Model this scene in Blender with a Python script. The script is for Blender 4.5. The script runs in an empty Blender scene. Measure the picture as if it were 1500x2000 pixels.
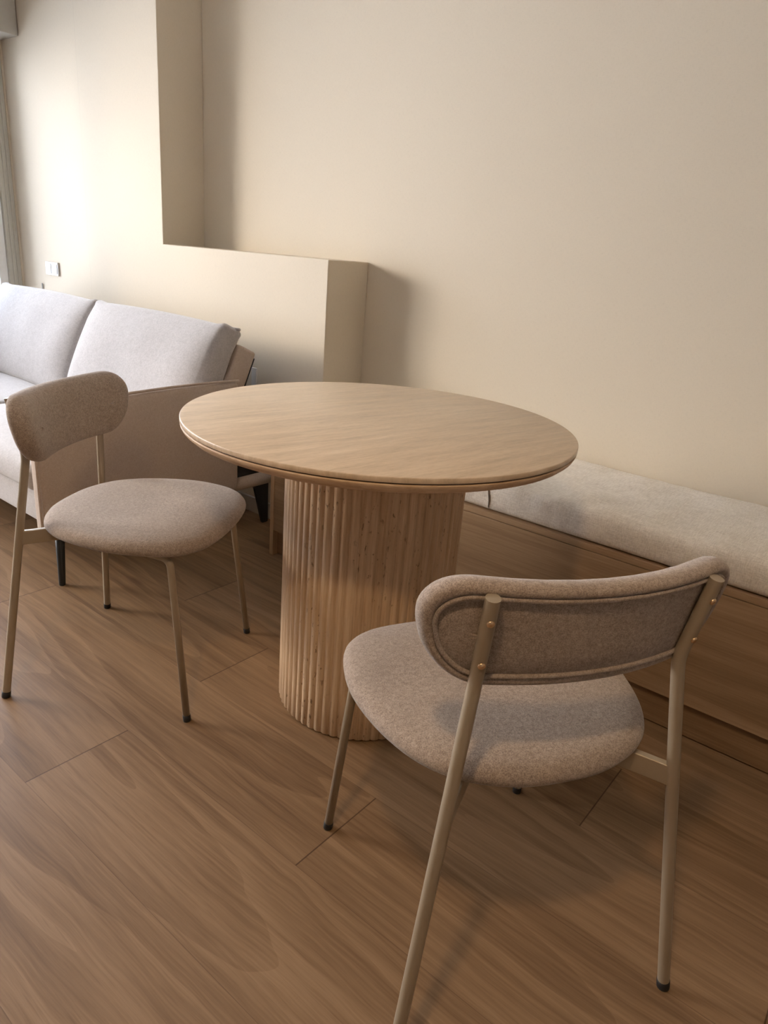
import bpy, bmesh, math, random
from mathutils import Vector, Matrix, noise
random.seed(7)
C = bpy.context.scene.collection
SC = bpy.context.scene
PI = math.pi

# ------------------------------------------------------------------ camera
CAM = Vector((0.0, -2.15013, 1.10819))
yaw, pitch, roll = 0.65162, 0.35477, 0.08286
fwd = Vector((-math.sin(yaw)*math.cos(pitch), math.cos(yaw)*math.cos(pitch), -math.sin(pitch)))
rt = Vector((math.cos(yaw), math.sin(yaw), 0.0))
up = rt.cross(fwd)
r2 = rt*math.cos(roll) + up*math.sin(roll)
u2 = up*math.cos(roll) - rt*math.sin(roll)
cd = bpy.data.cameras.new('camera')
cd.sensor_fit = 'VERTICAL'; cd.sensor_height = 36.0
cd.lens = 1352.787/2000*36.0
cd.clip_start = 0.02
cam = bpy.data.objects.new('camera', cd); C.objects.link(cam)
cam.matrix_world = Matrix(((r2.x, u2.x, -fwd.x, CAM.x), (r2.y, u2.y, -fwd.y, CAM.y),
                           (r2.z, u2.z, -fwd.z, CAM.z), (0, 0, 0, 1)))
SC.camera = cam

# ------------------------------------------------------------------ world, lights, exposure
W = bpy.data.worlds.new('sky'); SC.world = W; W.use_nodes = True
bg = W.node_tree.nodes['Background']
bg.inputs['Color'].default_value = (0.76, 0.845, 1.0, 1)
bg.inputs['Strength'].default_value = 14.0

def area(name, loc, target, sx, sy, power, col):
    d = bpy.data.lights.new(name, 'AREA'); d.shape = 'RECTANGLE'; d.size = sx; d.size_y = sy
    d.energy = power; d.color = col
    o = bpy.data.objects.new(name, d); C.objects.link(o)
    o.location = loc
    o.rotation_euler = (Vector(target)-Vector(loc)).to_track_quat('-Z', 'Y').to_euler()
    return o
area('daylight', (-5.63, -3.32, 2.05), (-1.5, -0.4, 0.8), 1.5, 1.2, 225, (1.0, 0.835, 0.63))

def spot(name, loc, power, col, r, cone):
    d = bpy.data.lights.new(name, 'SPOT'); d.energy = power; d.color = col; d.shadow_soft_size = r
    d.spot_size = cone; d.spot_blend = .7
    o = bpy.data.objects.new(name, d); C.objects.link(o); o.location = loc
    return o
spot('downlight_beam', (-0.2, -2.45, 2.42), 66, (1.0, 0.70, 0.40), 0.075, math.radians(125))

SC.view_settings.view_transform = 'Standard'
SC.view_settings.look = 'None'
SC.view_settings.exposure = 0.0
SC.view_settings.gamma = 1.0
SC.view_settings.use_curve_mapping = False

# ------------------------------------------------------------------ node helper
class NT:
    def __init__(s, name):
        s.m = bpy.data.materials.new(name); s.m.use_nodes = True
        s.t = s.m.node_tree; s.b = s.t.nodes['Principled BSDF']; s.out = s.t.nodes['Material Output']
    def n(s, typ, **kw):
        o = s.t.nodes.new(typ)
        for k, v in kw.items(): setattr(o, k, v)
        return o
    def put(s, sock, v):
        if v is None: return
        if isinstance(v, (int, float)): sock.default_value = v
        elif isinstance(v, (tuple, list)):
            sock.default_value = tuple(v) if len(v) == len(sock.default_value) else tuple(v)+(1,)
        else: s.t.links.new(v, sock)
    def math(s, op, a, b=None, c=None):
        o = s.n('ShaderNodeMath', operation=op)
        for i, v in enumerate((a, b, c)): s.put(o.inputs[i], v)
        return o.outputs[0]
    def vec(s, x, y, z):
        o = s.n('ShaderNodeCombineXYZ')
        for i, v in enumerate((x, y, z)): s.put(o.inputs[i], v)
        return o.outputs[0]
    def coord(s, which='Object'):
        return s.n('ShaderNodeTexCoord').outputs[which]
    def sep(s, v):
        o = s.n('ShaderNodeSeparateXYZ'); s.put(o.inputs[0], v); return o.outputs
    def scale(s, v, sc, loc=(0, 0, 0), rot=(0, 0, 0)):
        o = s.n('ShaderNodeMapping'); s.put(o.inputs['Vector'], v)
        o.inputs['Scale'].default_value = sc; o.inputs['Location'].default_value = loc; o.inputs['Rotation'].default_value = rot
        return o.outputs[0]
    def noise(s, v, scale=1, detail=4, rough=.5, dist=0):
        o = s.n('ShaderNodeTexNoise'); s.put(o.inputs['Vector'], v)
        o.inputs['Scale'].default_value = scale; o.inputs['Detail'].default_value = detail
        o.inputs['Roughness'].default_value = rough; o.inputs['Distortion'].default_value = dist
        return o.outputs['Fac']
    def ramp(s, f, stops, interp='LINEAR'):
        o = s.n('ShaderNodeValToRGB'); s.put(o.inputs[0], f); cr = o.color_ramp; cr.interpolation = interp
        while len(cr.elements) < len(stops): cr.elements.new(0.5)
        for e, (p, c) in zip(cr.elements, stops):
            e.position = p
            e.color = (c, c, c, 1) if isinstance(c, (int, float)) else tuple(c)+(1,)
        return o.outputs[0]
    def mix(s, f, a, b, mode='MIX'):
        o = s.n('ShaderNodeMix', data_type='RGBA', blend_type=mode)
        s.put(o.inputs[0], f); s.put(o.inputs[6], a); s.put(o.inputs[7], b)
        return o.outputs[2]
    def bump(s, h, strength=.3, dist=.001):
        o = s.n('ShaderNodeBump'); s.put(o.inputs['Height'], h)
        o.inputs['Strength'].default_value = strength; o.inputs['Distance'].default_value = dist
        s.t.links.new(o.outputs[0], s.b.inputs['Normal'])
    def fin(s, col=None, rough=None, metal=None, spec=None, sheen=None):
        s.put(s.b.inputs['Base Color'], col); s.put(s.b.inputs['Roughness'], rough)
        s.put(s.b.inputs['Metallic'], metal); s.put(s.b.inputs['Specular IOR Level'], spec)
        if sheen:
            s.b.inputs['Sheen Weight'].default_value = sheen
            s.b.inputs['Sheen Roughness'].default_value = .5
        return s.m

# ------------------------------------------------------------------ materials
def mat_wall(name, col, weave=True):
    t = NT(name); p = t.coord()
    a = t.noise(t.scale(p, (700, 700, 90)), 1, 2, .6)
    b = t.noise(t.scale(p, (90, 90, 700)), 1, 2, .6)
    big = t.noise(t.scale(p, (1.4, 1.4, 1.1)), 1, 3, .5)
    w = t.math('ADD', a, b)
    c = t.mix(t.ramp(w, [(.70, 0.), (1.30, 1.)]), tuple(x*.965 for x in col), tuple(min(1, x*1.035) for x in col))
    c = t.mix(t.math('MULTIPLY', big, .10), c, tuple(x*y for x, y in zip(col, (.96, .88, .86))))
    if weave:
        # butt joint between two wallpaper lengths
        d = t.math('ABSOLUTE', t.math('ADD', t.sep(p)[0], 3.43))
        c = t.mix(t.ramp(t.math('MULTIPLY', d, 100), [(.10, .10), (.30, 0.)]), c, tuple(x*.55 for x in col))
        t.bump(w, .14, .0007)
    return t.fin(c, .85, spec=.25)

def mat_floor():
    t = NT('oak_plank_floor'); p = t.coord(); X, Y, Z = t.sep(p)
    v = t.math('DIVIDE', t.math('ADD', Y, 1.66), .2415)
    row = t.math('FLOOR', v); fy = t.math('FRACT', v)
    L = 1.38
    known = {0: -1.27, 1: -.70, 2: -1.312, 3: -.333, 4: -1.02, -1: -.25, -2: -1.1, -3: -.6, 5: -.1}
    stops = []
    for k in range(-13, 9):
        off = known.get(k, random.uniform(0, L))
        stops.append(((k+20)/40, (off/L) % 1.0))
    offs = t.ramp(t.math('DIVIDE', t.math('ADD', row, 20.5), 40), stops, 'CONSTANT')
    u = t.math('SUBTRACT', t.math('DIVIDE', X, L), offs)
    colm = t.math('FLOOR', u); fx = t.math('FRACT', u)
    wn = t.n('ShaderNodeTexWhiteNoise', noise_dimensions='2D')
    t.put(wn.inputs['Vector'], t.vec(row, colm, 0)); rnd = wn.outputs['Value']
    sh = t.math('MULTIPLY', rnd, 53.0)
    q = t.vec(t.math('ADD', X, sh), Y, sh)
    warp = t.noise(t.scale(q, (1.6, 4.5, 1)), 1, 3, .55, .3)
    Yw = t.math('ADD', Y, t.math('MULTIPLY', t.math('SUBTRACT', warp, .5), .055))
    q2 = t.vec(t.math('ADD', X, sh), Yw, sh)
    broad = t.noise(t.scale(q2, (.75, 13, 1)), 1, 5, .62, .5)
    rings = t.math('FRACT', t.math('MULTIPLY', t.noise(t.scale(q2, (.55, 5.0, 1)), 1, 1.5, .4, .35), 9.0))
    rings = t.ramp(rings, [(0., .25), (.12, 0.), (.75, .55), (1., 1.)])
    fine = t.noise(t.scale(q2, (7, 260, 1)), 1, 4, .65)
    pores = t.noise(t.scale(q, (16, 420, 1)), 1, 2, .5)
    cloud = t.noise(t.scale(q, (1.5, 4, 1)), 1, 3, .5)
    mid = t.noise(t.scale(q2, (2.2, 85, 1)), 1, 4, .6, .3)
    g = t.math('ADD', t.math('MULTIPLY', broad, .36), t.math('MULTIPLY', rings, .10))
    g = t.math('ADD', g, t.math('ADD', t.math('MULTIPLY', fine, .28), t.math('MULTIPLY', mid, .26)))
    g = t.math('ADD', g, t.math('MULTIPLY', cloud, .22))
    g = t.math('ADD', g, t.math('MULTIPLY', t.math('SUBTRACT', rnd, .5), .07))
    c = t.ramp(g, [(.40, (.100, .055, .027)), (.53, (.180, .106, .054)), (.64, (.238, .146, .078)), (.78, (.305, .196, .112))])
    c = t.mix(t.ramp(pores, [(.60, 0.), (.74, .30)]), c, (.115, .062, .034))
    # knots
    vo = t.n('ShaderNodeTexVoronoi'); vo.inputs['Scale'].default_value = 1.0
    t.put(vo.inputs['Vector'], t.scale(q, (1.15, 3.4, .01)))
    kd = vo.outputs['Distance']
    kn = t.math('ADD', kd, t.math('MULTIPLY', t.math('SUBTRACT', t.noise(t.scale(q, (9, 22, 1)), 1, 2), .5), .10))
    c = t.mix(t.ramp(kn, [(.03, .55), (.085, .0)]), c, (.085, .042, .024))
    # joints
    ey = t.math('MINIMUM', fy, t.math('SUBTRACT', 1.0, fy))
    ex = t.math('MINIMUM', fx, t.math('SUBTRACT', 1.0, fx))
    sy = t.ramp(t.math('MULTIPLY', ey, .2415*400), [(.16, .40), (.42, 0.)])
    sx = t.ramp(t.math('MULTIPLY', ex, L*400), [(.36, .8), (.75, 0.)])
    c = t.mix(t.math('MAXIMUM', sy, sx), c, (.045, .02, .01))
    t.bump(t.math('SUBTRACT', t.math('MULTIPLY', fine, .5), t.math('MAXIMUM', sy, sx)), .25, .0007)
    rr = t.ramp(fine, [(.3, .46), (.7, .58)])
    return t.fin(c, rr, spec=.28)

def mat_wood(name, a, b, axis='x', k=1.0, rough=.5):
    t = NT(name); p = t.coord()
    S = {'x': (.8, 14, 14), 'z': (14, 14, .8), 'y': (14, .8, 14)}[axis]
    F = {'x': (6, 190, 190), 'z': (190, 190, 6), 'y': (190, 6, 190)}[axis]
    n1 = t.noise(t.scale(p, tuple(x*k for x in S)), 1, 5, .6, .6)
    n2 = t.noise(t.scale(p, tuple(x*k for x in F)), 1, 3, .6)
    g = t.math('ADD', t.math('MULTIPLY', n1, .7), t.math('MULTIPLY', n2, .3))
    c = t.ramp(g, [(.34, tuple(x*.78 for x in a)), (.46, a), (.66, b)])
    t.bump(n2, .12, .0005)
    return t.fin(c, rough, spec=.35)

def mat_travertine_top():
    t = NT('travertine_top'); p = t.scale(t.coord(), (1, 1, 1), rot=(0, 0, -math.radians(79)))
    w = t.noise(t.scale(p, (1.3, 3.5, 3)), 1, 3, .5)
    X, Y, Z = t.sep(p)
    q = t.vec(X, t.math('ADD', Y, t.math('MULTIPLY', w, .10)), Z)
    n1 = t.noise(t.scale(q, (2.4, 30, 5)), 1, 6, .70, .4)
    n2 = t.noise(t.scale(q, (9, 75, 9)), 1, 5, .7, .2)
    n3 = t.noise(t.scale(q, (60, 170, 60)), 1, 3, .6)
    g = t.math('ADD', t.math('ADD', t.math('MULTIPLY', n1, .46), t.math('MULTIPLY', n2, .36)), t.math('MULTIPLY', n3, .18))
    c = t.ramp(g, [(.34, (.45, .335, .225)), (.47, (.58, .445, .305)), (.55, (.645, .502, .352)), (.68, (.74, .60, .445))])
    return t.fin(c, t.ramp(n1, [(.3, .36), (.7, .46)]), spec=.42)

def mat_travertine_side(name='travertine_fluted', pits=True, horiz=False):
    t = NT(name); p = t.coord()
    s1 = (55, 55, 2.0) if not horiz else (8, 8, 45)
    s2 = (170, 170, 9) if not horiz else (30, 30, 130)
    w = t.noise(t.scale(p, (5, 5, 3)), 1, 3, .5)
    n1 = t.noise(t.scale(p, s1), 1, 6, .68, .5)
    n2 = t.noise(t.scale(p, s2), 1, 5, .7, .3)
    g = t.math('ADD', t.math('ADD', t.math('MULTIPLY', n1, .58), t.math('MULTIPLY', n2, .34)), t.math('MULTIPLY', w, .10))
    c = t.ramp(g, [(.33, (.36, .225, .125)), (.47, (.53, .365, .225)), (.57, (.63, .455, .295)), (.71, (.73, .565, .395))])
    if pits:
        pn = t.noise(t.scale(p, (150, 150, 55)), 1, 3, .6)
        zone = t.noise(t.scale(p, (16, 16, 5)), 1, 3, .6)
        pm = t.math('MULTIPLY', t.ramp(pn, [(.61, 0.), (.65, 1.)]), t.ramp(zone, [(.50, 0.), (.58, 1.)]))
        c = t.mix(t.math('MULTIPLY', pm, .7), c, (.11, .06, .03))
        t.bump(t.math('SUBTRACT', t.math('MULTIPLY', n2, .5), pm), .45, .0012)
    return t.fin(c, .52, spec=.35)

def mat_fabric(name, a, b, sc=420, bump=.5, dist=.0012, sheen=.25, contrast=(.40, .60)):
    t = NT(name); p = t.coord()
    n1 = t.noise(p, sc, 3, .65); n2 = t.noise(p, sc*.28, 3, .6); n3 = t.noise(p, 9, 3, .5)
    g = t.math('ADD', t.math('MULTIPLY', n1, .62), t.math('ADD', t.math('MULTIPLY', n2, .28), t.math('MULTIPLY', n3, .10)))
    c = t.ramp(g, [(contrast[0], a), (contrast[1], b)])
    t.bump(g, bump, dist)
    return t.fin(c, .95, spec=.12, sheen=sheen)

def mat_linen(name, a, b):
    t = NT(name); p = t.coord()
    n1 = t.noise(t.scale(p, (45, 500, 500)), 1, 2, .6); n2 = t.noise(t.scale(p, (500, 45, 120)), 1, 2, .6)
    n3 = t.noise(p, 14, 4, .6, .5)
    g = t.math('ADD', t.math('ADD', t.math('MULTIPLY', n1, .4), t.math('MULTIPLY', n2, .4)), t.math('MULTIPLY', n3, .2))
    c = t.ramp(g, [(.38, a), (.62, b)])
    t.bump(t.math('ADD', g, t.math('MULTIPLY', n3, 1.2)), .35, .003)
    return t.fin(c, .92, spec=.12, sheen=.15)

def mat_plain(name, col, rough=.5, metal=0., spec=.5):
    t = NT(name); p = t.coord()
    n = t.noise(p, 60, 3, .5)
    c = t.mix(n, tuple(x*.96 for x in col), tuple(min(1, x*1.04) for x in col))
    return t.fin(c, rough, metal, spec)

M = {}
M['wall'] = mat_wall('cream_wallpaper', (.70, .614, .482))
M['wallb'] = mat_wall('low_bounce_taupe_paint', (.34, .29, .235), False)  # unseen walls, darkened to cut the light bounced into the room
M['ceiling'] = mat_wall('white_ceiling_paint', (.88, .855, .80), False)
M['floor'] = mat_floor()
M['base'] = mat_plain('white_baseboard_paint', (.46, .41, .355), .5)
M['trim'] = mat_plain('beige_blind_box', (.50, .47, .41), .6)
M['top'] = mat_travertine_top()
M['flute'] = mat_travertine_side()
M['rim'] = mat_travertine_side('travertine_rim', False, True)
M['gap'] = mat_plain('dark_gap', (.05, .03, .02), .8)
M['felt'] = mat_fabric('oatmeal_felt', (.215, .165, .135), (.45, .36, .29), 560, .6, .001, .25, (.40, .62))
M['feltpipe'] = mat_fabric('oatmeal_felt_piping', (.215, .165, .135), (.41, .335, .28), 620, .4, .001, .2, (.40, .62))
M['legs'] = mat_plain('champagne_metal', (.36, .295, .215), .38, .30, .5)
M['brass'] = mat_plain('brass_screw', (.80, .58, .36), .28, 1.0)
M['black'] = mat_plain('black_rubber_and_socket_shade', (.012, .012, .013), .5)
M['blackmetal'] = mat_plain('black_metal', (.012, .014, .016), .4)
M['spacer'] = mat_plain('white_plastic', (.75, .72, .68), .4)
M['oak'] = mat_wood('bench_oak', (.27, .168, .090), (.39, .26, .150))
M['oakz'] = mat_wood('bench_oak_upright', (.37, .235, .13), (.48, .325, .195), 'z')
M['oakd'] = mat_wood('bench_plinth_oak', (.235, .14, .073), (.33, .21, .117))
M['linen'] = mat_linen('linen', (.62, .555, .465), (.87, .81, .715))
M['linend'] = mat_linen('linen_seam_shadow', (.22, .19, .15), (.30, .26, .21))
M['sofa'] = mat_fabric('sofa_velour', (.385, .36, .35), (.50, .475, .465), 160, .25, .001, .35, (.36, .64))
M['sofalin'] = mat_fabric('sofa_weave_shaded_side', (.43, .345, .28), (.55, .46, .39), 420, .35, .0008, .15, (.36, .64))  # beige-brown of the sofa's shaded side put into the colour
M['frame'] = mat_plain('beige_aluminium', (.60, .575, .50), .45)
M['sash'] = mat_plain('white_pvc', (.80, .80, .78), .35)
M['switch'] = mat_plain('white_switch_plastic', (.82, .80, .77), .35)
M['cable'] = mat_plain('grey_cable', (.40, .40, .39), .5)
M['lampglass'] = None

def mat_glass():
    m = bpy.data.materials.new('window_glass'); m.use_nodes = True; t = m.node_tree
    t.nodes.remove(t.nodes['Principled BSDF']); out = t.nodes['Material Output']
    tr = t.nodes.new('ShaderNodeBsdfTransparent'); gl = t.nodes.new('ShaderNodeBsdfGlossy')
    gl.inputs['Roughness'].default_value = .02
    fr = t.nodes.new('ShaderNodeFresnel'); fr.inputs['IOR'].default_value = 1.3
    mx = t.nodes.new('ShaderNodeMixShader')
    t.links.new(fr.outputs[0], mx.inputs[0]); t.links.new(tr.outputs[0], mx.inputs[1]); t.links.new(gl.outputs[0], mx.inputs[2])
    t.links.new(mx.outputs[0], out.inputs[0])
    return m
M['glass'] = mat_glass()
def mat_emit(name, col, s):
    t = NT(name); t.put(t.b.inputs['Emission Color'], col); t.b.inputs['Emission Strength'].default_value = s
    return t.fin(col, .4)
M['lamp'] = mat_emit('lit_lamp_diffuser', (1.0, .78, .52), 3.0)

# ------------------------------------------------------------------ mesh helpers
def obj(name, bm, m, parent=None, smooth=False, bevel=0.0, segs=2, loc=None):
    bmesh.ops.recalc_face_normals(bm, faces=bm.faces[:])
    me = bpy.data.meshes.new(name); bm.to_mesh(me); bm.free()
    o = bpy.data.objects.new(name, me); C.objects.link(o)
    if m: me.materials.append(m)
    if smooth:
        for f in me.polygons: f.use_smooth = True
    if bevel:
        b = o.modifiers.new('bevel', 'BEVEL'); b.width = bevel; b.segments = segs; b.limit_method = 'ANGLE'
        b.angle_limit = math.radians(40)
        for f in me.polygons: f.use_smooth = True
        w = o.modifiers.new('wn', 'WEIGHTED_NORMAL'); w.keep_sharp = True
    if loc: o.location = loc
    if parent: o.parent = parent
    return o
def thing(name, label, cat, loc=(0, 0, 0), rz=0, group=None):
    o = bpy.data.objects.new(name, None); C.objects.link(o); o.location = loc; o.rotation_euler = (0, 0, rz)
    o.empty_display_size = .1
    return tag(o, label, cat, group)
def tag(o, label, cat, group=None):
    o['label'] = label; o['category'] = cat
    if group: o['group'] = group
    return o
def struct(name, bm, m, label=None, **k):
    o = obj(name, bm, m, **k); o['kind'] = 'structure'
    if label: o['label'] = label
    return o
def add_box(bm, x0, x1, y0, y1, z0, z1):
    v = [bm.verts.new((x, y, z)) for x in (x0, x1) for y in (y0, y1) for z in (z0, z1)]
    for f in ((0, 1, 3, 2), (4, 6, 7, 5), (0, 4, 5, 1), (2, 3, 7, 6), (0, 2, 6, 4), (1, 5, 7, 3)):
        bm.faces.new([v[i] for i in f])
def box(*a):
    bm = bmesh.new(); add_box(bm, *a); return bm
def add_prism(bm, pts, d):
    """pts: closed 3D polygon, extruded by vector d"""
    d = Vector(d); a = [bm.verts.new(p) for p in pts]; b = [bm.verts.new(Vector(p)+d) for p in pts]
    n = len(pts); bm.faces.new(a); bm.faces.new(b[::-1])
    for i in range(n): bm.faces.new((a[i], a[(i+1) % n], b[(i+1) % n], b[i]))
def add_tube(bm, path, rad, n=16, closed=False, cap=True):
    path = [Vector(p) for p in path]; m = len(path)
    rads = rad if isinstance(rad, (list, tuple)) else [rad]*m
    rings = []; prev = None
    for i, p in enumerate(path):
        a = path[(i-1) % m] if (closed or i > 0) else p
        b = path[(i+1) % m] if (closed or i < m-1) else p
        t = (b-a).normalized()
        if prev is None:
            ref = Vector((0, 0, 1)) if abs(t.z) < .9 else Vector((1, 0, 0))
            nrm = (ref - t*ref.dot(t)).normalized()
        else:
            nrm = (prev - t*prev.dot(t)).normalized()
        prev = nrm; bn = t.cross(nrm)
        rings.append([bm.verts.new(p + (nrm*math.cos(2*PI*k/n) + bn*math.sin(2*PI*k/n))*rads[i]) for k in range(n)])
    mm = m if closed else m-1
    for i in range(mm):
        r0, r1 = rings[i], rings[(i+1) % m]
        for k in range(n): bm.faces.new((r0[k], r0[(k+1) % n], r1[(k+1) % n], r1[k]))
    if cap and not closed:
        bm.faces.new(rings[0][::-1]); bm.faces.new(rings[-1])
def fillet(pts, r, n=6):
    pts = [Vector(p) for p in pts]; out = [pts[0]]
    for i in range(1, len(pts)-1):
        p = pts[i]; a = (pts[i-1]-p); b = (pts[i+1]-p); la = min(r, a.length*.45); lb = min(r, b.length*.45)
        A = p+a.normalized()*la; B = p+b.normalized()*lb
        for k in range(n+1):
            t = k/n; out.append(A*(1-t)**2 + p*2*t*(1-t) + B*t*t)
    out.append(pts[-1]); return out
def add_lathe(bm, prof, n=96, rfun=None):
    """prof: (r,z) list bottom to top; open ends with r=0 become poles"""
    rings = []
    for r, z in prof:
        if r < 1e-6: rings.append([bm.verts.new((0, 0, z))]); continue
        rings.append([bm.verts.new(((r if not rfun else rfun(r, 2*PI*k/n))*math.cos(2*PI*k/n),
                                    (r if not rfun else rfun(r, 2*PI*k/n))*math.sin(2*PI*k/n), z)) for k in range(n)])
    for a, b in zip(rings, rings[1:]):
        if len(a) == 1 and len(b) == 1: continue
        for k in range(n):
            k2 = (k+1) % n
            if len(a) == 1: bm.faces.new((a[0], b[k2], b[k]))
            elif len(b) == 1: bm.faces.new((a[k], a[k2], b[0]))
            else: bm.faces.new((a[k], a[k2], b[k2], b[k]))
def rings_mesh(bm, rings, cap0=True, cap1=True):
    R = [[bm.verts.new(p) for p in r] for r in rings]; n = len(R[0])
    for a, b in zip(R, R[1:]):
        for k in range(n): bm.faces.new((a[k], a[(k+1) % n], b[(k+1) % n], b[k]))
    for r, cap in ((R[0], cap0), (R[-1], cap1)):
        if cap:
            c = Vector((0, 0, 0))
            for v in r: c += v.co
            cv = bm.verts.new(c/n)
            for k in range(n): bm.faces.new((cv, r[k], r[(k+1) % n]))
def ax_samples(h, r, n):
    e = [-h + r*(1-math.cos(PI/2*i/4)) for i in range(4)]
    mid = [-(h-r) + 2*(h-r)*i/n for i in range(n+1)]
    return e + mid + [-x for x in e[::-1]]
def soft_box(c, s, r, n=(8, 8, 6), fn=None):
    """rounded box with a dense surface; fn(p, unit) displaces"""
    bm = bmesh.new(); h = Vector(s)*.5; c = Vector(c)
    A = [ax_samples(h[i], min(r, h[i]*.98), n[i]) for i in range(3)]
    inner = Vector([max(0, h[i]-r) for i in range(3)])
    cache = {}
    def V(i, j, k):
        key = (i, j, k)
        if key not in cache:
            p = Vector((A[0][i], A[1][j], A[2][k]))
            q = Vector([max(-inner[d], min(inner[d], p[d])) for d in range(3)])
            d = p-q
            if d.length > 1e-9:
                w = q + d.normalized()*r
            else: w = p
            u = Vector((w.x/h.x, w.y/h.y, w.z/h.z))
            if fn: w = fn(w, u)
            cache[key] = bm.verts.new(w+c)
        return cache[key]
    N = [len(a)-1 for a in A]
    def quad(a, b, c_, d): bm.faces.new((a, b, c_, d))
    for k in (0, N[2]):
        for i in range(N[0]):
            for j in range(N[1]): quad(V(i, j, k), V(i+1, j, k), V(i+1, j+1, k), V(i, j+1, k))
    for j in (0, N[1]):
        for i in range(N[0]):
            for k in range(N[2]): quad(V(i, j, k), V(i+1, j, k), V(i+1, j, k+1), V(i, j, k+1))
    for i in (0, N[0]):
        for j in range(N[1]):
            for k in range(N[2]): quad(V(i, j, k), V(i, j+1, k), V(i, j+1, k+1), V(i, j, k+1))
    return bm
def catmull(pts, per=8):
    P = [Vector(p) for p in pts]; n = len(P); out = []
    for i in range(n):
        a, b, c, d = P[i-1], P[i], P[(i+1) % n], P[(i+2) % n]
        for k in range(per):
            t = k/per
            out.append(.5*((2*b) + (c-a)*t + (2*a-5*b+4*c-d)*t*t + (3*b-a-3*c+d)*t**3))
    return out

# ------------------------------------------------------------------ the setting
XB, XC, XW, D = -1.8126, -2.8099, -4.14, .2226    # block corner, column corner, window wall, block depth
XR, YB, ZC = 1.30, -4.60, 2.50
ZL = 1.0755
struct('floor', box(-5.0, XR+.15, YB-.15, .15, -.12, 0), M['floor'])
struct('ceiling', box(XW-.25, XR+.15, YB-.15, .15, ZC, ZC+.12), M['ceiling'])
struct('wall_back', box(XW-.25, XR+.15, 0, .15, 0, ZC), M['wall'])
bm = bmesh.new()
add_prism(bm, [(XW-.25, -D, 0), (XB, -D, 0), (XB, -D, ZL), (XC, -D, ZL), (XC, -D, ZC), (XW-.25, -D, ZC)], (0, D, 0))
struct('wall_left', bm, M['wall'], 'cream papered wall with a low ledge block and a full-height column', bevel=.003)
struct('wall_right', box(XR, XR+.15, YB, 0, 0, ZC), M['wallb'])
struct('wall_front', box(XW-.25, XR+.15, YB-.15, YB, 0, ZC), M['wallb'])
# window wall: opening y from -3.30 to -.235, z .0 to 1.965
WY0, WY1, WZ, WS = -3.30, -.232, 1.985, .42
bm = bmesh.new()
add_box(bm, XW-.25, XW, YB, WY0, 0, ZC); add_box(bm, XW-.25, XW, WY0, WY1, WZ, ZC)
add_box(bm, XW-.25, XW, WY1, -D, 0, ZC); add_box(bm, XW-.25, XW, WY0, WY1, 0, WS)
struct('wall_window', bm, M['wall'])
struct('trim_1', box(XW, -3.947, YB, -D-.004, 1.965, ZC), M['trim'], 'beige roller blind box above the window', bevel=.004)
struct('baseboard_left', box(XW, XB+.0, -D-.012, -D, 0, .07), M['base'], bevel=.003)

# sliding glazed door (window_1)
win = bpy.data.objects.new('window_1', None); C.objects.link(win); win['kind'] = 'structure'
win['label'] = 'wide sliding window in beige aluminium frame'; win.location = (XW, (WY0+WY1)/2, 0)
def wpart(name, bm, m, **k):
    o = obj(name, bm, m, **k); o.parent = win; o.matrix_parent_inverse = Matrix.Translation(-win.location); return o
bm = bmesh.new()
add_box(bm, XW-.09, XW-.005, WY1-.068, WY1, WS, WZ); add_box(bm, XW-.09, XW-.005, WY0, WY0+.07, WS, WZ)
add_box(bm, XW-.09, XW-.005, WY0, WY1, WZ-.06, WZ); add_box(bm, XW-.09, XW-.005, WY0, WY1, WS, WS+.05)
for k in range(3): add_box(bm, XW-.006, XW+.001, WY1-.014-.022*k-.008, WY1-.014-.022*k, WS+.02, WZ-.02)
wpart('outer_frame', bm, M['frame'], bevel=.0015)
def sash(y0, y1, x):
    bm = bmesh.new(); w = .045
    add_box(bm, x-.02, x+.02, y0, y0+w, WS+.05, WZ-.06); add_box(bm, x-.02, x+.02, y1-w, y1, WS+.05, WZ-.06)
    add_box(bm, x-.02, x+.02, y0+w, y1-w, WS+.05, WS+.05+w*1.6); add_box(bm, x-.02, x+.02, y0+w, y1-w, WZ-.06-w, WZ-.06)
    s = wpart('sash', bm, M['sash'], bevel=.002)
    g = obj('pane', box(x-.004, x+.004, y0+w-.005, y1-w+.005, WS+.05+w*1.6-.005, WZ-.06-w+.005), M['glass'])
    g.parent = s; g.matrix_parent_inverse = s.matrix_parent_inverse.copy()
    g.matrix_parent_inverse = Matrix.Identity(4)
    return s
sash(-1.10, WY1-.07, XW-.03)
sash(-2.20, -1.08, XW-.07)
sash(WY0+.07, -2.18, XW-.03)

# ------------------------------------------------------------------ bench
bx0, bx1, BF = XB+.001, 1.05, -.4783
bench = thing('storage_bench', 'long oak panelled storage bench built along the cream wall', 'bench', (-.4, -.24, 0))
def bp(name, bm, m, **k):
    o = obj(name, bm, m, **k); o.parent = bench; o.matrix_parent_inverse = Matrix.Translation(-bench.location); return o
bm = bmesh.new(); add_box(bm, bx0, bx0+.019, BF, -.002, .0, .423); bp('end_panel', bm, M['oakz'], bevel=.0012)
bm = bmesh.new(); add_box(bm, bx1-.019, bx1, BF, -.002, .0, .423); bp('end_panel', bm, M['oakz'], bevel=.0012)
bp('front_panel', box(bx0+.022, bx1-.022, BF-.001, BF+.018, .104, .4222), M['oak'], bevel=.0012)
bp('top_board', box(bx0, bx1, BF-.002, -.002, .424, .441), M['oakz'] if False else M['oak'], bevel=.0012)
bp('plinth', box(bx0+.02, bx1-.02, BF+.022, BF+.04, .004, .10), M['oakd'], bevel=.001)
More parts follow.
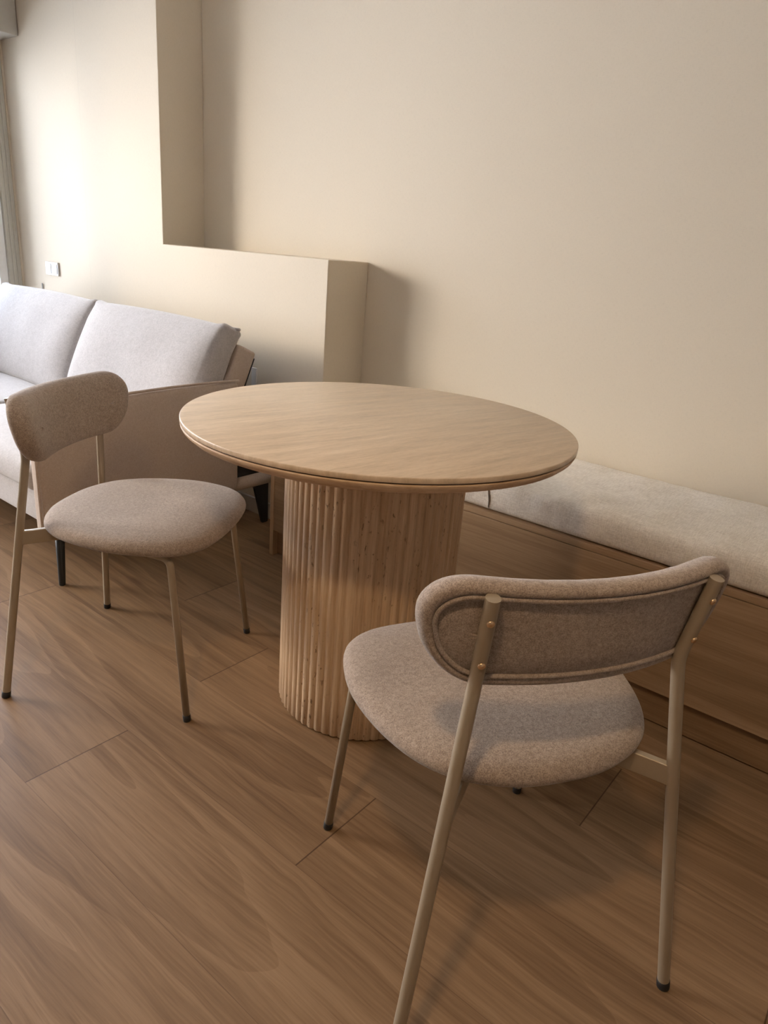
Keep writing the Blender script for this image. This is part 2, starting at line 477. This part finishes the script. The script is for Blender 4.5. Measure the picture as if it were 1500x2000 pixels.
# linen pad on the bench
def wr(w, u):
    p = w + Vector((-.4, -.24, .48))
    a = noise.noise(Vector((p.x*7, p.y*9, p.z*9)))*.0035 + noise.noise(Vector((p.x*17+5, p.y*13, p.z*16)))*.0022
    a += noise.noise(Vector((p.x*42, p.y*20, 3+p.z*9)))*.0010
    top = 1 if u.z > .8 else .0
    if u.z < -.9: return Vector((w.x, w.y, w.z))
    o = Vector(w)
    o.z += (a*1.1 if u.z > .5 else 0) + (.004*(1-u.y*u.y) if top else 0)
    if u.y < -.5 and u.z < .97:
        bulge = (1-u.z*u.z)*.008
        o.y -= bulge + a*.9 + .0022*noise.noise(Vector((p.x*55, 2, p.z*4)))*(1-u.z*u.z)
    return o
pad = soft_box((0, 0, 0), (bx1-bx0-.02, .462, .0875), .019, (220, 34, 6), wr)
pad = obj('bench_cushion', pad, M['linen'], smooth=True, loc=((bx0+bx1)/2, -.2415, .442+.0438))
bm = bmesh.new()
add_tube(bm, [(-.905-(bx0+bx1)/2+.004*math.sin(k*.5), -.2305-.0012-(1-(k/10*2-1)**2)*.0085-(0 if 0 < k < 10 else -.004), -.036+.072*k/10) for k in range(11)], .0022, 8)
sm = obj('seam', bm, M['linend'], pad, smooth=True)
tag(pad, 'long beige linen seat cushion lying on the oak bench', 'cushion')

# ------------------------------------------------------------------ table
tb = thing('round_table', 'round travertine-look dining table on a fluted drum pedestal', 'table', (-.987, -.8988, 0))
bm = bmesh.new()
R = .452
add_lathe(bm, [(0, .7385), (R-.004, .7385), (R-.0008, .7392), (R, .7402), (R, .7482), (R-.0006, .7494), (R-.002, .75), (0, .75)], 160)
obj('tabletop', bm, M['top'], tb, smooth=True)
bm = bmesh.new(); add_lathe(bm, [(0, .736), (R-.004, .736), (R-.004, .7388), (0, .7388)], 128)
obj('shadow_gap', bm, M['gap'], tb)
bm = bmesh.new()
add_lathe(bm, [(0, .706), (R-.09, .706), (R-.056, .7072), (R-.031, .7115), (R-.014, .7182), (R-.004, .727), (R-.0008, .7335), (R-.0008, .7352), (R-.003, .7364), (0, .7364)], 160)
obj('rim', bm, M['rim'], tb, smooth=True)
NF = 64
def flut(r, t): return r - .0042*(1-abs(math.cos(NF*t/2))**.9)
bm = bmesh.new()
add_lathe(bm, [(0, .003), (.214, .003), (.2172, .006)] + [(.2172, .006+0.7*k/6) for k in range(1, 7)] + [(0, .7070)], NF*14, flut)
ped = obj('pedestal', bm, M['flute'], tb, smooth=True)
e = ped.modifiers.new('es', 'EDGE_SPLIT'); e.split_angle = math.radians(55)

# ------------------------------------------------------------------ chairs
SEAT = catmull([(0, .270, 0), (.085, .266, 0), (.165, .248, 0), (.222, .196, 0), (.247, .095, 0), (.238, .0, 0), (.205, -.090, 0),
                (.155, -.148, 0), (.08, -.182, 0), (0, -.190, 0), (-.08, -.182, 0), (-.155, -.148, 0), (-.205, -.090, 0), (-.238, .0, 0),
                (-.247, .095, 0), (-.222, .196, 0), (-.165, .248, 0), (-.085, .266, 0)], 6)
SC0 = Vector((0, .05, 0))
SEAT = [SC0+(p-SC0)*.987 for p in SEAT]
def inset(loop, d):
    n = len(loop); out = []
    for i in range(n):
        t = (loop[(i+1) % n]-loop[i-1]).normalized(); nn = Vector((-t.y, t.x, 0))
        if nn.dot(SC0-loop[i]) < 0: nn = -nn
        out.append(loop[i]+nn*d)
    return out
def seat_bm():
    bm = bmesh.new(); rings = []
    def zoff(p):
        fy = max(0, p.y-.10)/.17; ry = max(0, -.06-p.y)/.13
        return -.006*fy*fy + .002*ry*ry + .004*(abs(p.x)/.24)**2
    def ring(loop, z): rings.append([Vector((p.x, p.y, z+zoff(p))) for p in loop])
    def sc(loop, s): return [SC0+(p-SC0)*s for p in loop]
    b = inset(SEAT, .022)
    for s in (.3, .6, .85): ring(sc(b, s), .4275)
    for d, z in ((.018, .4275), (.010, .4288), (.004, .4325), (.001, .4375), (0, .4425), (.0015, .4485), (.006, .4545), (.014, .4595), (.026, .4625)):
        ring(inset(SEAT, d), z)
    t = inset(SEAT, .026)
    for s, z in ((.88, .4650), (.74, .4668), (.56, .4675), (.36, .4672), (.15, .4670)): ring(sc(t, s), z)
    rings_mesh(bm, rings); return bm
BZ, BA, BH, BR = .680, .233, .082, .075
def rrect(a, b, r, n=14, m=8):
    pts = []
    r = max(.004, r)
    cs = [(a-r, b-r, 0), (-(a-r), b-r, 90), (-(a-r), -(b-r), 180), (a-r, -(b-r), 270)]
    for q, (cx, cz, a0) in enumerate(cs):
        for k in range(n+1):
            t = math.radians(a0+90*k/n); pts.append((cx+r*math.cos(t), cz+r*math.sin(t)))
        nx = cs[(q+1) % 4]; t = math.radians(a0+90)
        p0 = (cx+r*math.cos(t), cz+r*math.sin(t)); p1 = (nx[0]+r*math.cos(t), nx[1]+r*math.sin(t))
        for k in range(1, m): pts.append((p0[0]+(p1[0]-p0[0])*k/m, p0[1]+(p1[1]-p0[1])*k/m))
    return pts
def back_pt(x, z, t):
    """x,z in the pad's own outline; t = distance in front of its rear face"""
    X = x*(1+.10*z/BH); Z = BZ+z - (.007*(1-(x/BA)**2) if z > 0 else 0)*max(0, z)/BH
    y = -.1846 + 1.0*X*X - .175*(Z-.61) + t
    dx = 2*1.0*X
    return Vector((X - dx*t*.6, y, Z))
def backrest_bm():
    bm = bmesh.new(); rings = []
    def ring(d, t): rings.append([back_pt(x, z, t) for x, z in rrect(BA-d, BH-d, BR-d)])
    ring(.077, .0); ring(.055, .0); ring(.0235, .0005); ring(.0205, .0025); ring(.0180, .0005); ring(.014, -.0030); ring(.009, -.0030); ring(.0045, .000)
    ring(.0012, .006); ring(0, .014); ring(.0010, .022); ring(.004, .0295); ring(.010, .0355); ring(.020, .040); ring(.036, .0435); ring(.06, .0455); ring(.077, .046)
    rings_mesh(bm, rings, False, False)
    # close both faces with strips across the narrow slot
    bm.verts.ensure_lookup_table(); n = len(rings[0])
    pr = rrect(BA-.077, BH-.077, BR-.077)
    mirror = [min(range(n), key=lambda j: abs(pr[j][0]-pr[i][0])+abs(pr[j][1]+pr[i][1])) for i in range(n)]
    for base in (0, (len(rings)-1)*n):
        for i in range(n):
            j = (i+1) % n
            if pr[i][1] > 1e-5 and pr[j][1] > 1e-5:
                q = [base+i, base+j, base+mirror[j], base+mirror[i]]
                if len(set(q)) >= 3:
                    try: bm.faces.new([bm.verts[k] for k in dict.fromkeys(q)])
                    except ValueError: pass
    return bm
def rear_leg_path(s):
    return fillet([(s*.242, -.2324, .004), (s*.1585, -.1695, .6107), (s*.164, -.1929, .7448)], .016, 6)
def make_chair(label, loc, rz):
    t = thing('dining_chair', label, 'chair', loc, rz, 'dining chairs around the round table')
    obj('seat', seat_bm(), M['felt'], t, smooth=True)
    b = obj('backrest', backrest_bm(), M['felt'], t, smooth=True)
    bm = bmesh.new()
    pts = []
    for i, (x, z) in enumerate(rrect(BA-.0205, BH-.0205, BR-.0205, 14, 14)):
        a = .0008*noise.noise(Vector((x*40, z*40, 3)))
        pts.append(back_pt(x*(1+a*2), z*(1+a*4), -.0012))
    add_tube(bm, pts, .0034, 10, closed=True)
    obj('piping', bm, M['feltpipe'], b, smooth=True)
    for s in (-1, 1):
        bm = bmesh.new(); P = rear_leg_path(s); add_tube(bm, P, .0096, 20)
        lg = obj('leg', bm, M['legs'], t, smooth=True); es = lg.modifiers.new('es', 'EDGE_SPLIT'); es.split_angle = math.radians(50)
        bm = bmesh.new(); f0, f1 = Vector(P[0]), Vector(P[1]); dn = (f1-f0).normalized()
        add_tube(bm, [f0-dn*.004, f0-dn*.002, f0+dn*.012, f0+dn*.0125], [.0098, .0106, .0106, .0098], 18)
        obj('foot_cap', bm, M['black'], lg, smooth=True)
        A, B = Vector(P[-2]), Vector(P[-1]); tx = (B-A).normalized()
        nb = Vector((0, -1, 0)) - tx*tx.dot(Vector((0, -1, 0))); nb.normalize()
        nb = (nb + Vector((s*.18, 0, 0))).normalized()
        for d in (.032, .098):
            c = B - tx*d; bm = bmesh.new()
            add_tube(bm, [c+nb*.0078, c+nb*.0100, c+nb*.0108, c+nb*.0107, c+nb*.0080], [.0050, .0050, .0044, .0026, .0026], 14)
            sc_ = obj('screw', bm, M['brass'], lg, smooth=True); sc_.data.materials.append(M['black'])
            for f in sc_.data.polygons:
                if len(f.vertices) > 4 and (f.center-c).dot(nb) > .0078: f.material_index = 1  # socket floor coloured black to stand for the shade in the hole
            sc_['label'] = 'brass hex screw'
        # front leg with its under-seat rail
        bm = bmesh.new()
        F = fillet([(s*.2186, .2324, .004), (s*.1945, .190, .4185), (s*.118, -.125, .4185)], .024, 8)
        add_tube(bm, F, .0086, 18)
        lg = obj('leg', bm, M['legs'], t, smooth=True)
        bm = bmesh.new(); f0, f1 = Vector(F[0]), Vector(F[1]); dn = (f1-f0).normalized()
        add_tube(bm, [f0-dn*.004, f0-dn*.002, f0+dn*.012, f0+dn*.0125], [.0088, .0096, .0096, .0088], 18)
        obj('foot_cap', bm, M['black'], lg, smooth=True)
        # flat bar from the rear leg to the rail
        bm = bmesh.new()
        a = Vector((s*.1842, -.1885, 0)); c = Vector((s*.112, -.105, 0)); dd = (c-a).normalized(); nn = Vector((-dd.y, dd.x, 0))*.0065
        q = [a-nn, a+nn, c+nn, c-nn]
        add_prism(bm, [Vector((p.x, p.y, .398)) for p in q], (0, 0, .034))
        obj('seat_bracket', bm, M['legs'], t, bevel=.002)
        for px, py in ((.125, -.112), (.176, .13)):
            bm = bmesh.new(); bmesh.ops.create_cone(bm, cap_ends=True, segments=16, radius1=.009, radius2=.009, depth=.012)
            bmesh.ops.translate(bm, verts=bm.verts[:], vec=(s*px, py, .4240)); 
            o = obj('seat_spacer', bm, M['spacer'], t); o['label'] = 'white plastic spacer'
    return t
make_chair('taupe upholstered dining chair by the sofa arm, its front side seen', (-1.5132, -1.228, 0), -1.0429)
make_chair('taupe upholstered dining chair nearest the bench, seen from behind with brass screws', (-.4054, -1.2501, 0), .9992)

# ------------------------------------------------------------------ sofa
sofa = thing('sofa', 'pale grey two-seat sofa with fabric arms and black legs against the wall', 'sofa', (-2.95, -.75, 0))
def sp(name, bm, m, par=None, **k):
    o = obj(name, bm, m, **k)
    if par: o.parent = par; o.matrix_parent_inverse = Matrix.Identity(4)
    else: o.parent = sofa; o.matrix_parent_inverse = Matrix.Translation(-sofa.location)
    return o
AX1, AX0 = -2.018, -2.078      # right arm outer and inner plane
LX0, LX1 = -3.885, -3.825        # left arm
def arm_fn(out):
    def f(w, u):
        o = Vector(w)
        k = (1-min(1, abs(u.y))**2.5)*(1-min(1, abs(u.z))**2.5)
        if u.x*out > .3: o.x += out*.014*k
        # the top dips slightly in the middle towards the front
        if u.z > .8: o.z += .006*math.sin(u.y*2.2+.4) + .002*noise.noise(Vector((w.y*9, 2, 1)))
        return o
    return f
def arm(x0, x1, out):
    ya, yb, z0, z1 = -1.222, -.455, .20, .618
    bm = soft_box(((x0+x1)/2, (ya+yb)/2, (z0+z1)/2), (x1-x0, yb-ya, z1-z0), .016, (5, 30, 20), arm_fn(out))
    a = sp('arm', bm, M['sofalin'], smooth=True)
    # sewn flange round the outer panel
    xo = x1 if out > 0 else x0
    bm = bmesh.new(); pts = []
    for i in range(37):
        t = i/36; pts.append((xo-.004*out, ya+(yb-ya)*t, z1+.006+.006*math.sin((t*2-1)*2.2+.4)))
    pts = [(xo-.004*out, ya-.005, z0+.02+(z1-z0-.02)*k/12) for k in range(12)] + pts[1:]
    add_tube(bm, pts, .0048, 8)
    sp('piping', bm, M['sofalin'], a, smooth=True)
    return a
arm(AX0, AX1, 1); arm(LX0, LX1, -1)
# base rail under the seats
sp('seat_base', soft_box(((LX1+AX0)/2, -.83, .275), (AX0-LX1, .74, .11), .018, (20, 10, 4)), M['sofa'], smooth=True)
# seat cushions
XM = -2.945
def seat_fn(w, u):
    o = Vector(w)
    if u.z > .5: o.z += .018*(1-u.x*u.x)*(1-u.y*u.y) + .003*noise.noise(Vector((w.x*6, w.y*6, w.z*3)))
    if u.y < -.7: o.y -= .010*(1-u.z*u.z)
    return o
for x0, x1 in ((LX1+.004, XM-.004), (XM+.004, AX0-.004)):
    sp('seat_cushion', soft_box(((x0+x1)/2, -.86, .375), (x1-x0, .71, .095), .026, (16, 14, 4), seat_fn), M['sofa'], smooth=True)
# reclined back frame (padded slab) and the two back cushions
lean = math.radians(24)
def leanpt(x, a, b, y0=-.60, z0=.30):
    """a along the slab upward, b thickness towards the wall"""
    return Vector((x, y0 + a*math.sin(lean) + b*math.cos(lean), z0 + a*math.cos(lean) - b*math.sin(lean)))
fx0, fx1 = LX1+.0, -2.062
def slab(x0, x1, a0, a1, b0, b1, r, n, fn=None, y0=-.60, z0=.30):
    bm = soft_box((0, 0, 0), (x1-x0, b1-b0, a1-a0), r, n, fn)
    for v in bm.verts:
        v.co = leanpt(v.co.x+(x0+x1)/2, v.co.z+(a0+a1)/2, v.co.y+(b0+b1)/2, y0, z0)
    return bm
sp('back_frame', slab(fx0, fx1, .0, .488, -.018, .074, .012, (14, 4, 8)), M['sofalin'], smooth=True)
o = sp('back_lining', slab(fx0+.02, fx1-.004, .02, .466, .074, .078, .002, (2, 1, 2)), M['blackmetal']); o['label'] = 'black back lining'
def cush_fn(w, u):
    o = Vector(w)
    e = (1-min(1, abs(u.x))**8)*(1-min(1, abs(u.z))**3)
    if u.y < 0: o.y -= .040*e*(1 if u.z < 0 else 1-.35*u.z) 
    else: o.y += .012*e
    o.z += .010*(1-u.x*u.x)*(1 if u.z > .5 else 0)
    o.y += .004*noise.noise(Vector((w.x*5, w.z*6, 1.7)))*e
    if u.z > .6: o.y += .03*(u.z-.6)
    # knife-edge corners
    if abs(u.x) > .93 and u.z > .9: o.z += .008; o.x += .006*(1 if u.x > 0 else -1)
    return o
for x0, x1 in ((LX1+.004, XM+.004), (XM+.008, -2.068)):
    c = sp('back_cushion', slab(x0, x1, .09, .528, -.122, -.022, .024, (26, 5, 20), cush_fn), M['sofa'], smooth=True)
    bm = bmesh.new(); pts = []
    for k in range(25):
        u = k/24*2-1; x = (x0+x1)/2 + u*((x1-x0)/2+.012)
        pts.append(leanpt(x, .5285+.010*(1-u*u)+.006*abs(u)**6, -.045))
    add_tube(bm, pts, [.0035+.002*abs(k/12-1) for k in range(25)], 8)
    sp('flange', bm, M['sofa'], c, smooth=True)
# lower rear rail, flat black panel above it, legs
bm = bmesh.new(); add_tube(bm, [(-2.062, -.50, .203), (-2.062, -.262, .204), (-2.062, -.250, .204)], [.026, .026, .019], 20)
sp('rear_rail', bm, M['sofalin'], smooth=True)
bm = bmesh.new(); add_prism(bm, [(-2.075, -.50, .22), (-2.075, -.262, .225), (-2.075, -.262, .27), (-2.075, -.43, .45), (-2.075, -.50, .45)], (-.012, 0, 0))
o = sp('black_panel', bm, M['blackmetal'], bevel=.002); o['label'] = 'black panel above the rear rail'
def leg_bm(x, y, xt, yt, zt, r0, r1):
    bm = bmesh.new(); add_tube(bm, [(x, y, 0.0), (x, y, .004), (xt, yt, zt)], [r0*.9, r0, r1], 16); return bm
for x, y in ((-2.07, -1.159), (-3.84, -1.159)):
    o = sp('leg', leg_bm(x, y, x+(-.005 if x > -3 else .005), y+.01, .225, .0105, .0165), M['blackmetal'], smooth=True)
for x in (-2.066, -3.84):
    bm = bmesh.new()
    add_prism(bm, [(x, -.285, 0), (x, -.256, 0), (x, -.256, .185), (x, -.365, .185), (x, -.330, .165)], (-.014, 0, 0))
    sp('leg', bm, M['blackmetal'], bevel=.0015)
# small pale strip standing up behind the arm
bm = bmesh.new(); add_box(bm, -2.196, -2.168, -.243, -.236, .31, .635)
o = sp('upright_strip', bm, M['spacer'], bevel=.001); o['label'] = 'thin off-white upright strip'

# ------------------------------------------------------------------ small wall things
sw = thing('light_switch', 'white double switch plate on the wall above the sofa', 'switch', (-3.801, -D, .902))
obj('plate', box(-.065, .065, -.009, 0, -.033, .033), M['switch'], sw, bevel=.002)
for x in (-.031, .031):
    obj('rocker', box(x-.026, x+.026, -.0115, -.008, -.025, .025), M['switch'], sw, bevel=.0012)
bm = bmesh.new()
add_tube(bm, [(-3.926, -D-.005, .818), (-3.928, -D-.005, .70), (-3.93, -D-.006, .40), (-3.93, -D-.016, .004)], .0032, 8)
cb = obj('cable', bm, M['cable'], smooth=True)
tag(cb, 'thin grey cable end rising on the wall behind the sofa', 'cable')

# recessed downlight in the ceiling behind the photographer
bm = bmesh.new(); add_lathe(bm, [(.070, 0), (.075, -.006), (.060, -.010), (.056, 0)], 48)
dl = struct('trim_2', bm, M['sash'], 'white ring of the recessed ceiling downlight', loc=(-0.2, -2.45, ZC))
bm = bmesh.new(); add_lathe(bm, [(0, -.003), (.057, -.003), (.057, -.001), (0, -.001)], 48)
obj('diffuser', bm, M['lamp'], dl, smooth=True)
